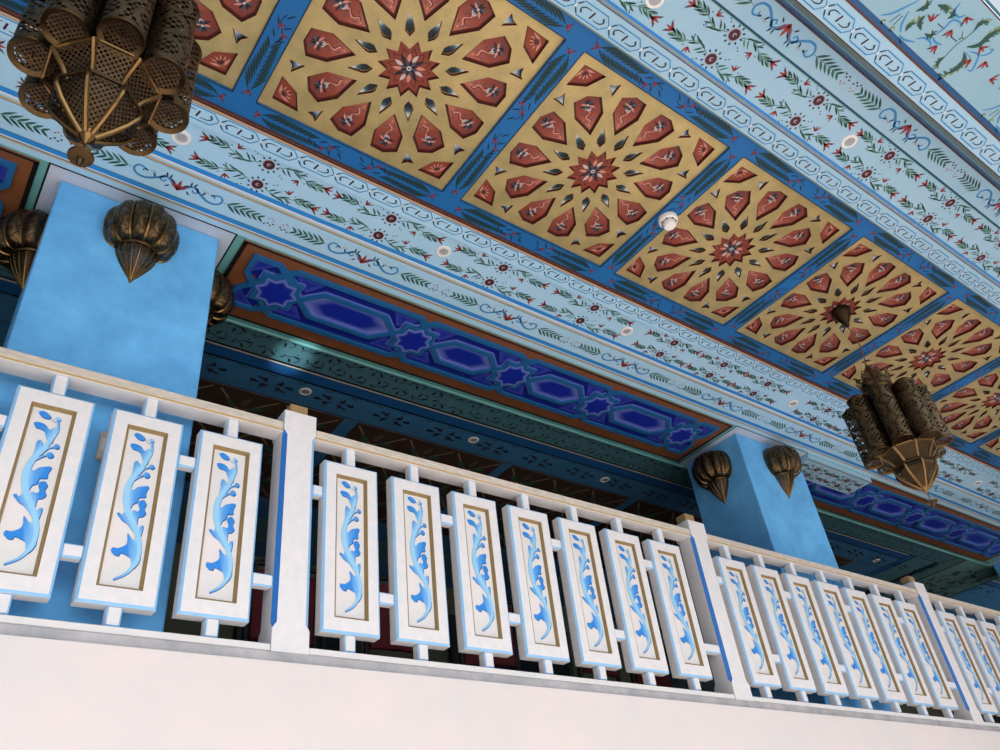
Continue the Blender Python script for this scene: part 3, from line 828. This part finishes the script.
# ------------------------------------------------------------------ hanging lanterns
def lantern(z0, rot):
    """origin at the bottom plane of the eight tubes"""
    t = thing('hanging_lantern', 'x', 'hanging lantern', (0, 0, 0), 'brass tube lanterns hanging from the ceiling')
    n = 8; TL = .36; TR = .060; RR = .187
    for i in range(n):
        a = rot+2*PI*i/n; c = (RR*math.cos(a), RR*math.sin(a), 0)
        b = MB()
        b.lathe([(TR, 0), (TR, TL)], 'brass_pierced', 28, c, rot=a)
        tb = b.build('lantern_tube', t)
        b = MB(); b.lathe([(TR-.012, .004), (TR+.002, -.004), (TR+.004, .004), (TR, .012)], 'brass', 28, c)
        b.build('tube_rim', tb)
        b = MB(); b.lathe([(TR+.001, TL-.012), (TR+.004, TL), (TR-.01, TL+.006)], 'brass', 28, c); b.build('tube_rim', tb)
        b = MB(); R_ = MB()
        rows = [[(c[0]+r*math.cos(2*PI*k/20), c[1]+r*math.sin(2*PI*k/20), z) for k in range(21)] for r, z in ((.004, .012), (TR-.01, .006))]
        uv = [[(p[0], p[1]) for p in r] for r in rows]
        b.grid(rows, 'brass_fan', uv)
        b.build('tube_plate', tb)
        b = MB(); b.lathe([(TR-.003, .05), (.001, .052)], 'interior_shade', 20, c); b.build('inner_shade', tb)  # dark disc added as the shade inside each tube
        b = MB(); b.lathe([(TR-.004, TL), (TR*.7, TL+.02), (.006, TL+.028)], 'brass_dark', 20, c); b.build('tube_cap', tb)
    def octa(prof, mm, r0=0.):
        b = MB()
        for k in range(n):
            a0, a1 = r0+2*PI*k/n, r0+2*PI*(k+1)/n
            L = 0; rows = []; uv = []; last = None
            for r, z in prof:
                if last: L += math.hypot(r-last[0], z-last[1])
                last = (r, z)
                rows.append([(r*math.cos(a0), r*math.sin(a0), z), (r*math.cos(a1), r*math.sin(a1), z)])
                h = r*math.sin(PI/n); uv.append([(-h, L), (h, L)])
            b.grid(rows, mm, uv, smooth=False)
        return b
    hr = rot+PI/n
    octa([(.150, .01), (.150, TL)], 'brass_dark', hr).build('body', t)
    octa([(.096, -.082), (.116, -.045), (.160, .002)], 'brass_fan', hr).build('skirt', t)
    b = MB()
    for k in range(n):
        a = hr+2*PI*k/n; a2 = hr+2*PI*(k+1)/n
        b.tube([(r*math.cos(a), r*math.sin(a), z) for r, z in ((.096, -.082), (.117, -.045), (.161, .002))], .0075, 'brass_bright', 6)
        b.tube([(.161*math.cos(a), .161*math.sin(a), .001), (.161*math.cos(a2), .161*math.sin(a2), .001)], .005, 'brass_bright', 6)
    b.build('skirt_ribs', t)
    octa([(.020, -.232), (.056, -.200), (.094, -.160), (.116, -.125), (.120, -.105), (.112, -.090), (.096, -.080)], 'brass_fan', hr).build('lower_cone', t)
    b = MB(); b.lathe([(.02, -.19), (.075, -.135), (.088, -.10), (.08, -.07), (.11, .0)], 'interior_shade', 24); b.build('inner_shade', t)  # dark shell added as shade behind the pierced cone
    b = MB()
    for k in range(n):
        a = hr+2*PI*k/n; a2 = hr+2*PI*(k+1)/n
        b.tube([(r*math.cos(a), r*math.sin(a), z) for r, z in ((.020, -.232), (.057, -.200), (.095, -.160), (.117, -.125), (.121, -.105), (.113, -.090))], .0072, 'brass_bright', 6)
        b.tube([(.119*math.cos(a), .119*math.sin(a), -.092), (.119*math.cos(a2), .119*math.sin(a2), -.092)], .006, 'brass_dark', 6)
    b.build('cone_ribs', t)
    b = octa([(.0, -.265), (.016, -.244), (.030, -.222), (.027, -.208), (.018, -.204)], 'brass_bright', hr); b.build('cone_tip', t)
    b = MB(); b.tube([(0, 0, -.262), (0, 0, -.312)], .0025, 'brass_dark', 6)
    b.lathe([(0, -.356), (.008, -.340), (.010, -.327), (.033, -.322), (.034, -.316), (.022, -.310), (0, -.308)], 'brass', 20); b.build('finial', t)
    # crown above the tubes
    pr = [(.165, TL-.005), (.150, TL+.03), (.105, TL+.06), (.085, TL+.10), (.092, TL+.13), (.07, TL+.17), (.034, TL+.21), (.020, TL+.25), (.012, TL+.27)]
    b = MB(); b.lathe(smooth_path(pr, 3), 'brass', 32, lobes=16, depth=.08); b.build('crown', t)
    b = MB()
    for k in range(n):
        a = hr+2*PI*k/n; c, s_ = math.cos(a), math.sin(a)
        P_ = []
        for (w, r, z) in ((.026, .082, TL+.095), (.030, .086, TL+.135), (.024, .094, TL+.175), (.002, .104, TL+.20)):
            P_.append([(r*c-w*s_, r*s_+w*c, z), ((r+.012)*c, (r+.012)*s_, z), (r*c+w*s_, r*s_-w*c, z)])
        b.grid(P_, 'brass_pierced', [[(-.03, .03*i), (0, .03*i), (.03, .03*i)] for i in range(4)])
    b.build('crown_leaves', t)
    b = MB(); b.tube([(.012*math.cos(2*PI*k/14), 0, TL+.282+.014*math.sin(2*PI*k/14)) for k in range(15)], .003, 'brass', 6); b.build('hook_ring', t)
    top = HZ-z0; bow = .012
    b = MB(); b.tube([(bow*math.sin(PI*k/10), -bow*math.sin(PI*k/10), TL+.29+(top-.13-TL-.29)*k/10) for k in range(11)], .0035, 'cord_tan', 6); b.build('cord', t)
    b = MB(); b.lathe([(.006, top-.13), (.013, top-.118), (.016, top-.10), (.034, top-.07), (.058, top-.026), (.064, top-.004), (.062, top+.012), (0, top+.012)], 'brass_dark', 24); b.build('ceiling_canopy', t)
    return t
t = lantern(2.2, 0.); t.location = (.067, 1.684, 2.2); t['label'] = 'large brass lantern of pierced tubes at the top left corner of the photo'
t = lantern(2.12, PI/8); t.location = (4.458, 1.684, 2.12); t['label'] = 'far brass tube lantern hanging on a cord at the right of the photo'

# ------------------------------------------------------------------ downlights and detector
def downlight():
    t = thing('downlight', 'x', 'downlight', (0, 0, 0), 'round white recessed downlights', kind='thing')
    b = MB(); b.lathe([(.026, .0), (.028, -.006), (.039, -.006), (.043, -.002), (.043, .004)], 'white_plastic', 24); b.build('trim_ring', t)
    b = MB(); b.lathe([(.027, -.003), (.022, .001), (.02, -.001), (.0, -.001)], 'grey_lens', 20); b.build('lamp_lens', t)
    return t
D0 = downlight()
dl = [((.46, 2.535, HZ+.012), 'white downlight beside the near lantern, on the flower-painted band'),
      ((1.90, 2.54, HZ+.012), 'downlight on the flowered band above the left of the long blue soffit panel'),
      ((3.32, 2.545, HZ+.012), 'downlight on the flowered band above the middle of the long blue soffit panel'),
      ((5.10, 2.552, HZ+.012), 'downlight on the flowered band left of the far lantern, above the far column'),
      ((7.998, 2.552, HZ+.012), 'downlight on the flowered band at the right edge, beyond the far lantern'),
      ((3.286, .829, HZ+.012), 'downlight on the flowered band at upper right, on the courtyard side'),
      ((1.87, .845, HZ+.012), 'downlight cut by the top edge of the photo, courtyard side'),
      ((1.80*KI, 4.075*KI, IZ), 'balcony downlight above the first railing post from the left'),
      ((3.16*KI, 4.07*KI, IZ), 'balcony downlight above the middle of the railing'),
      ((4.53*KI, 4.09*KI, IZ), 'balcony downlight left of the far blue column'),
      ((8.73*KI, 4.13*KI, IZ), 'balcony downlight right of the far blue column')]
for i, (loc, lab) in enumerate(dl):
    if i == 0: D0.location = loc; D0['label'] = lab
    else: dup(D0, loc, label=lab)
t = thing('smoke_detector', 'round white detector on the blue rib between two gilded panels', 'smoke detector', (2.826, 1.700, HZ-.003), kind='thing')
b = MB(); b.lathe([(0, .0), (.054, .0), (.056, -.012), (.050, -.026), (.040, -.030)], 'white_plastic', 28); b.build('base', t)
b = MB(); b.lathe([(.036, -.024), (.036, -.034), (.037, -.036), (.037, -.052), (.030, -.062), (0, -.064)], 'white_plastic', 24); b.build('sensor_head', t)
b = MB()
for i in range(7):
    a = 2*PI*i/7; b.box(.0385*math.cos(a)-.004, .0385*math.cos(a)+.004, .0385*math.sin(a)-.004, .0385*math.sin(a)+.004, -.035, -.029, 'slate_paint')
b.build('vent', t)

# ------------------------------------------------------------------ balustrade
BY = 2.88
BAL = thing('balustrade', 'white painted balcony balustrade with blue scroll balusters along the parapet', 'balustrade', (1.255, BY, 1.036))
BO = (1.255, BY, 1.036)
POSTS = [-1.43, 1.255, 3.94, 6.625, 9.31]
def post(x):
    b = MB(); h = .077; d0, d1 = BY-.004, BY+.125; yc = (d0+d1)/2; hd = (d1-d0)/2
    lv = [(1.036, .0006), (1.125, .0006), (1.15, .018), (2.0, .018), (2.025, .0006), (2.128, .0006)]
    rows = []
    for z, c in lv:
        rows.append([(x-h+c, d0, z), (x+h-c, d0, z), (x+h, d0+c, z), (x+h, d1-c, z), (x+h-c, d1, z), (x-h+c, d1, z), (x-h, d1-c, z), (x-h, d0+c, z)])
    for j in range(len(rows)-1):
        for i in range(8):
            k = (i+1) % 8
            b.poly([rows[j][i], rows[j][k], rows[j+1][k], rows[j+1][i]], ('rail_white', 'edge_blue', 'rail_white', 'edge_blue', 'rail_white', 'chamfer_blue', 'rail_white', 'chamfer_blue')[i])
    b.poly([(x-h, d0, 2.128), (x+h, d0, 2.128), (x+h-.01, d0+.01, 2.136), (x-h+.01, d0+.01, 2.136)], 'edge_blue')
    b.poly([(x-h, d0, 2.128), (x-h+.01, d0+.01, 2.136), (x-h+.01, d1-.01, 2.136), (x-h, d1, 2.128)], 'edge_blue')
    b.poly([(x+h, d0, 2.128), (x+h, d1, 2.128), (x+h-.01, d1-.01, 2.136), (x+h-.01, d0+.01, 2.136)], 'edge_blue')
    b.poly([(x-h, d1, 2.128), (x-h+.01, d1-.01, 2.136), (x+h-.01, d1-.01, 2.136), (x+h, d1, 2.128)], 'edge_blue')
    b.poly([(x-h+.01, d0+.01, 2.136), (x+h-.01, d0+.01, 2.136), (x+h-.01, d1-.01, 2.136), (x-h+.01, d1-.01, 2.136)], 'rail_white')
    o = b.build('newel_post', BAL, BO)
    b = MB(); b.box(x-.030, x+.046, yc-.02, yc+.05, 2.134, 2.152, 'rail_white', .004); b.box(x-.036, x+.052, yc-.026, yc+.056, 2.152, 2.202, 'wood_cap', .006)
    b.build('post_cap', o, BO)
for x in POSTS: post(x)
for a, c in zip(POSTS, POSTS[1:]):
    x0, x1 = a+.078, c-.078
    b = MB(); b.box(x0, x1, BY, BY+.092, 2.017, 2.066, 'rail_beige', .005)
    b.box(x0, x1, BY+.002, BY+.09, 2.0135, 2.0175, 'rail_white')
    b.box(x0, x1, BY-.0015, BY+.004, 2.0165, 2.0225, 'gold_line')
    b.build('handrail', BAL, BO)
    b = MB(); b.box(x0, x1, BY-.002, BY+.10, 1.037, 1.064, 'plinth_white', .003); b.build('base_rail', BAL, BO)
# baluster panel, built at its own origin (centre of the front face)
BW, BH, BT = .134, .393, .062
SCR = dict(
 bud=[(-0.0459, 0.3083), (-0.0356, 0.3161), (-0.0194, 0.312), (-0.0062, 0.3024), (-0.0101, 0.2921), (-0.0255, 0.2919), (-0.0369, 0.2975)],
 leaf=[[(-0.0524, 0.259), (-0.035, 0.2643), (-0.0125, 0.2576), (0.0039, 0.2401), (0.0197, 0.2548), (0.0247, 0.2428), (0.022, 0.1923), (0.0051, 0.2007), (-0.0099, 0.2327), (-0.0302, 0.2412), (-0.0449, 0.2435)],
  [(-0.0255, 0.179), (-0.0176, 0.1888), (-0.0103, 0.1778), (-0.0081, 0.1354), (-0.03, 0.1032), (-0.0258, 0.1413)],
  [(-0.0326, 0.0661), (-0.0122, 0.0578), (0.0044, 0.0755), (0.0416, 0.087), (0.0358, 0.0626), (0.036, 0.0419), (0.0126, 0.0362), (0.009, 0.0149), (-0.0081, 0.0007), (-0.0159, -0.0261), (-0.0338, 0.0198)],
  [(0.0205, 0.0177), (0.0355, 0.0243), (0.0441, 0.01), (0.0397, -0.0083), (0.0483, -0.0264), (0.037, -0.042), (0.0221, -0.0473), (0.0214, -0.0819), (0.0093, -0.0699), (0.0018, -0.0271), (0.0181, -0.0283), (0.0276, -0.0161), (0.0197, 0.0022)],
  [(-0.0552, -0.047), (-0.0361, -0.0525), (-0.0278, -0.0368), (-0.014, -0.0456), (-0.0237, -0.0625), (-0.0022, -0.0528), (0.0244, -0.0959), (0.0382, -0.1316), (0.0103, -0.1037), (-0.0144, -0.0799), (-0.0365, -0.0682)],
  [(0.0329, -0.099), (0.0468, -0.0814), (0.0463, -0.1059), (0.0412, -0.131)],
  [(-0.0477, -0.1882), (-0.0291, -0.1874), (-0.0025, -0.1701), (0.0024, -0.1503), (-0.0026, -0.1237), (0.0173, -0.1435), (0.0308, -0.1446), (0.0474, -0.1679), (0.055, -0.2226), (0.0348, -0.2537), (0.0257, -0.2187), (0.0053, -0.2058), (-0.0189, -0.1993), (-0.0237, -0.2113), (-0.0417, -0.2082)]],
 main=[(0.0274, 0.2944), (0.033, 0.2531), (0.0223, 0.2122), (0.0028, 0.1631), (-0.0233, 0.1102), (-0.0346, 0.0604), (-0.0306, 0.0054), (-0.0128, -0.0403), (0.0113, -0.0792), (0.034, -0.1229), (0.0493, -0.177), (0.0448, -0.229), (0.0171, -0.2766), (-0.0266, -0.307)],
 stems=[[(-0.01, 0.3001), (0.007, 0.2882), (0.0197, 0.2807)], [(0.0358, 0.1743), (0.0153, 0.1632), (-0.0031, 0.1314)], [(0.017, 0.1347), (-0.001, 0.1214), (-0.018, 0.1042)]],
 dots=[(.0251, .2972, .0085), (.0435, .1786, .0095), (.0291, .1368, .0115), (.0365, .012, .009), (-.043, -.197, .009), (-.049, -.05, .006)])
def scroll_mesh():
    b = MB(); y = .0145
    MP = smooth_path(SCR['main'], 5)
    lo, hi = lin((150, 206, 240)), lin((26, 132, 218))
    def colr(p):
        d = min(math.dist(p, q) for q in MP); t = max(0, min(1, (d-.006)/.030))
        return tuple(lo[i]*(1-t)+hi[i]*t for i in range(3))
    def paint(P_, l=1):
        P_ = [(x*.92, z*.97) for x, z in P_]
        O = [(x+.0030, z-.0034) for x, z in P_]
        b.poly([(x, y-.0006, z) for x, z in O], 'scroll_outline')
        b.poly([(x, y-.0006*(l+1), z) for x, z in P_], 'painted_scroll', [colr((x/.92, z/.97)) for x, z in P_])
    def fat(L):
        return inset(L, -.0022)
    paint(smooth_path(fat(SCR['bud']), 3, True))
    for L in SCR['leaf']: paint(smooth_path(fat(L), 3, True))
    for s_ in SCR['stems']:
        P_ = smooth_path(s_, 4); N = len(P_)
        paint([(x-.002, z+.002) for x, z in P_]+[(x+.002, z-.002) for x, z in P_[::-1]])
    for x, z, r in SCR['dots']: paint([(x+1.15*r*math.cos(2*PI*i/12), z+r*1.1*math.sin(2*PI*i/12)) for i in range(12)], 2)
    L_, R_ = [], []; N = len(MP)
    for i, (x, z) in enumerate(MP):
        a = MP[max(0, i-1)]; c = MP[min(N-1, i+1)]; dx, dz = c[0]-a[0], c[1]-a[1]; d = math.hypot(dx, dz)
        t = i/(N-1); w = .003+.0088*math.sin(PI*min(1, t*1.02))**.9
        L_.append((x-dz/d*w, z+dx/d*w)); R_.append((x+dz/d*w, z-dx/d*w))
    for i in range(N-1):
        q = [L_[i], L_[i+1], R_[i+1], R_[i]]
        q = [(x*.92, z*.97) for x, z in q]
        b.poly([(x+.002, y-.0006, z-.0024) for x, z in q], 'scroll_outline')
        t = i/(N-1); k = max(0, (t-.88)/.12); k2 = max(0, (.12-t)/.12); k = max(k, k2)*.8
        cc = tuple(lo[j]*(1-k)+hi[j]*k for j in range(3))
        b.poly([(x, y-.0022, z) for x, z in q], 'painted_scroll', [cc]*4)
    return b
def rings(b, frames, mats):
    """nested rectangles (half width, half height, y) joined by strips"""
    for (w0, h0, y0), (w1, h1, y1), mm in zip(frames, frames[1:], mats):
        A = [(-w0, y0, -h0), (w0, y0, -h0), (w0, y0, h0), (-w0, y0, h0)]; B_ = [(-w1, y1, -h1), (w1, y1, -h1), (w1, y1, h1), (-w1, y1, h1)]
        for i in range(4):
            k = (i+1) % 4; b.poly([A[i], A[k], B_[k], B_[i]], mm)
def baluster(loc, first=None):
    if first: return dup(first, (loc[0]-BO[0], loc[1]-BO[1], loc[2]-BO[2]), parent=BAL)
    b = MB()
    rings(b, [(BW-.004, BH-.004, BT), (BW, BH, BT-.004), (BW, BH, .008), (BW-.009, BH-.009, 0), (BW-.056, BH-.062, 0)], ['edge_blue', 'rail_white', 'edge_blue', 'rail_white'])
    w, h = BW-.004, BH-.004
    b.poly([(-w, BT, -h), (w, BT, -h), (w, BT, h), (-w, BT, h)], 'rail_white')
    o = b.build('baluster_panel', BAL); o.location = (loc[0]-BO[0], loc[1]-BO[1], loc[2]-BO[2])
    b = MB(); rings(b, [(BW-.056, BH-.062, 0), (BW-.060, BH-.066, .005), (BW-.063, BH-.069, .004), (BW-.068, BH-.074, .015)], ['moulding_gold']*3); b.build('gilt_moulding', o)
    b = MB(); w, h = BW-.068, BH-.074
    b.poly([(-w, .015, -h), (w, .015, -h), (w, .015, h), (-w, .015, h)], 'plinth_white'); b.build('inner_field', o)
    scroll_mesh().build('blue_scroll', o)
    for z0, z1 in ((-.4625, -.3905), (.3905, .487)):
        b = MB(); b.box(-.026, .026, .012, .060, z0, z1, 'rail_white', .006, 'edge_blue'); b.build('stub', o)
    return o
def spacer(x0, x1, z):
    b = MB(); b.box(x0, x1, BY+.012, BY+.056, z-.026, z+.026, 'rail_white', .006, 'edge_blue'); b.build('spacer_block', BAL, BO)
bays = [[.957-.3395*k for k in range(6, -1, -1)], [1.517+.3455*k for k in range(7)], [4.205+.3465*k for k in range(7)], [6.895+.345*k for k in range(7)]]
B0 = None
for bi, cs in enumerate(bays):
    for x in cs:
        if bi == 0 and x < -.5: continue
        o = baluster((x, BY, 1.5305), B0); B0 = B0 or o
    ed = [POSTS[bi]+.077]+[v for x in cs for v in (x-BW, x+BW)]+[POSTS[bi+1]-.077]
    for j in range(8):
        a, c = ed[2*j], ed[2*j+1]
        if c < -.4: continue
        spacer(a, c, 1.763 if j % 2 == 0 else 1.316)

# ------------------------------------------------------------------ inside the balcony
m = MB()
FZ = .965
def chair():
    t = thing('dining_chair', 'x', 'chair', (0, 0, 0), 'red dining chairs behind the railing')
    for sx in (-1, 1):
        b = MB(); b.tube([(sx*.20, -.20, .0), (sx*.20, -.19, .44)], [.014, .018], 'chair_black', 8); b.build('leg', t)
        b = MB(); b.tube([(sx*.20, .25, .0), (sx*.20, .20, .44), (sx*.20, .21, .7), (sx*.19, .27, .99)], [.014, .018, .018, .014], 'chair_black', 8); b.build('leg', t)
    b = MB(); b.box(-.22, .22, -.22, .21, .43, .49, 'chair_black', .015); b.build('seat', t)
    b = MB()
    rows = [[(-.18+.36*i/6, .225+.02*math.cos(PI*(i/6-.5))*1+.10*max(0, z-.7)*.6, z) for i in range(7)] for z in (.58, .68, .78, .88, .96)]
    b.grid(rows, 'chair_red'); b.grid([[(x, y-.03, z) for x, y, z in r] for r in rows], 'chair_red')
    b.build('backrest', t)
    b = MB(); b.tube([(-.19, .27, .985), (0, .285, 1.0), (.19, .27, .985)], .018, 'chair_black', 8); b.build('top_rail', t)
    b = MB(); b.tube([(-.2, -.19, .2), (.2, -.19, .2)], .01, 'chair_black', 6); b.build('stretcher', t)
    return t
CH = [((1.75, 4.35), PI, 'dark chair with red back behind the railing, just right of the first post'), ((2.45, 4.3), PI, 'dark red-backed chair behind the third baluster right of the first post'),
      ((3.2, 4.35), PI*.95, 'dark red-backed chair behind the middle of the railing'), ((4.05, 4.3), PI*1.03, 'dark red-backed chair behind the sixth baluster right of the first post'),
      ((4.7, 4.4), PI, 'dark red-backed chair just left of the far blue column, behind the railing')]
c0 = None
for (x, y), rz, lab in CH:
    if c0 is None:
        c0 = chair(); c0.location = (x, y, FZ); c0.rotation_euler = (0, 0, rz); c0['label'] = lab
    else: dup(c0, (x, y, FZ), rz, lab)
# dark joinery on the back wall
for i, (x0, x1) in enumerate(((.4, 1.5), (2.4, 3.6), (4.6, 6.2), (7.2, 9.2), (10.2, 12.5))):
    b = MB(); b.box(x0, x1, 6.62, 6.70, FZ, 2.95, 'back_dark', .01)
    b.box(x0+.08, x1-.08, 6.61, 6.63, FZ+.9, 2.86, 'window_dark')
    n = max(2, int((x1-x0)/.4))
    for k in range(1, n): b.box(x0+(x1-x0)*k/n-.015, x0+(x1-x0)*k/n+.015, 6.60, 6.615, FZ+.9, 2.86, 'back_dark')
    b.build('window_%d' % (i+1), kind='structure')

# ------------------------------------------------------------------ light
w = bpy.data.worlds.new('sky'); SC.world = w; w.use_nodes = True
bg = w.node_tree.nodes['Background']; bg.inputs[0].default_value = (.86, .94, 1.05, 1); nt = w.node_tree
tc = nt.nodes.new('ShaderNodeTexCoord'); vm = nt.nodes.new('ShaderNodeVectorMath'); vm.operation = 'DOT_PRODUCT'
vm.inputs[1].default_value = (.40, -.90, .12); nt.links.new(tc.outputs['Generated'], vm.inputs[0])
mr = nt.nodes.new('ShaderNodeMapRange'); mr.interpolation_type = 'SMOOTHSTEP'
mr.inputs['From Min'].default_value = .1; mr.inputs['From Max'].default_value = .95
mr.inputs['To Min'].default_value = .35; mr.inputs['To Max'].default_value = 2.1
nt.links.new(vm.outputs['Value'], mr.inputs[0]); nt.links.new(mr.outputs[0], bg.inputs[1])
def lamp(kind, name, loc, target, power, col, **kw):
    l = bpy.data.lights.new(name, kind); l.energy = power; l.color = col
    for k, v in kw.items(): setattr(l, k, v)
    o = bpy.data.objects.new(name, l); COL.objects.link(o); o.location = loc
    d = Vector(target)-Vector(loc); o.rotation_euler = d.to_track_quat('-Z', 'Y').to_euler()
    return o
g_ = lamp('SPOT', 'added_glint_spot', (1.3, -1.5, -1.2), (1.60, 3.84, 3.26), 2600, (.9, .97, 1), spot_size=math.radians(2.6), spot_blend=1., shadow_soft_size=.02)  # added spot without a fixture, makes the bright patch on the balcony ceiling
lamp('SUN', 'sun', (3.5, -4.5, 8.2), (0, 0, 0), 5.2, (1, .98, .97), angle=math.radians(3))
SC.view_settings.view_transform = 'Standard'; SC.view_settings.look = 'None'
SC.view_settings.gamma = 1; SC.view_settings.use_curve_mapping = False
SC.view_settings.exposure = 0.0
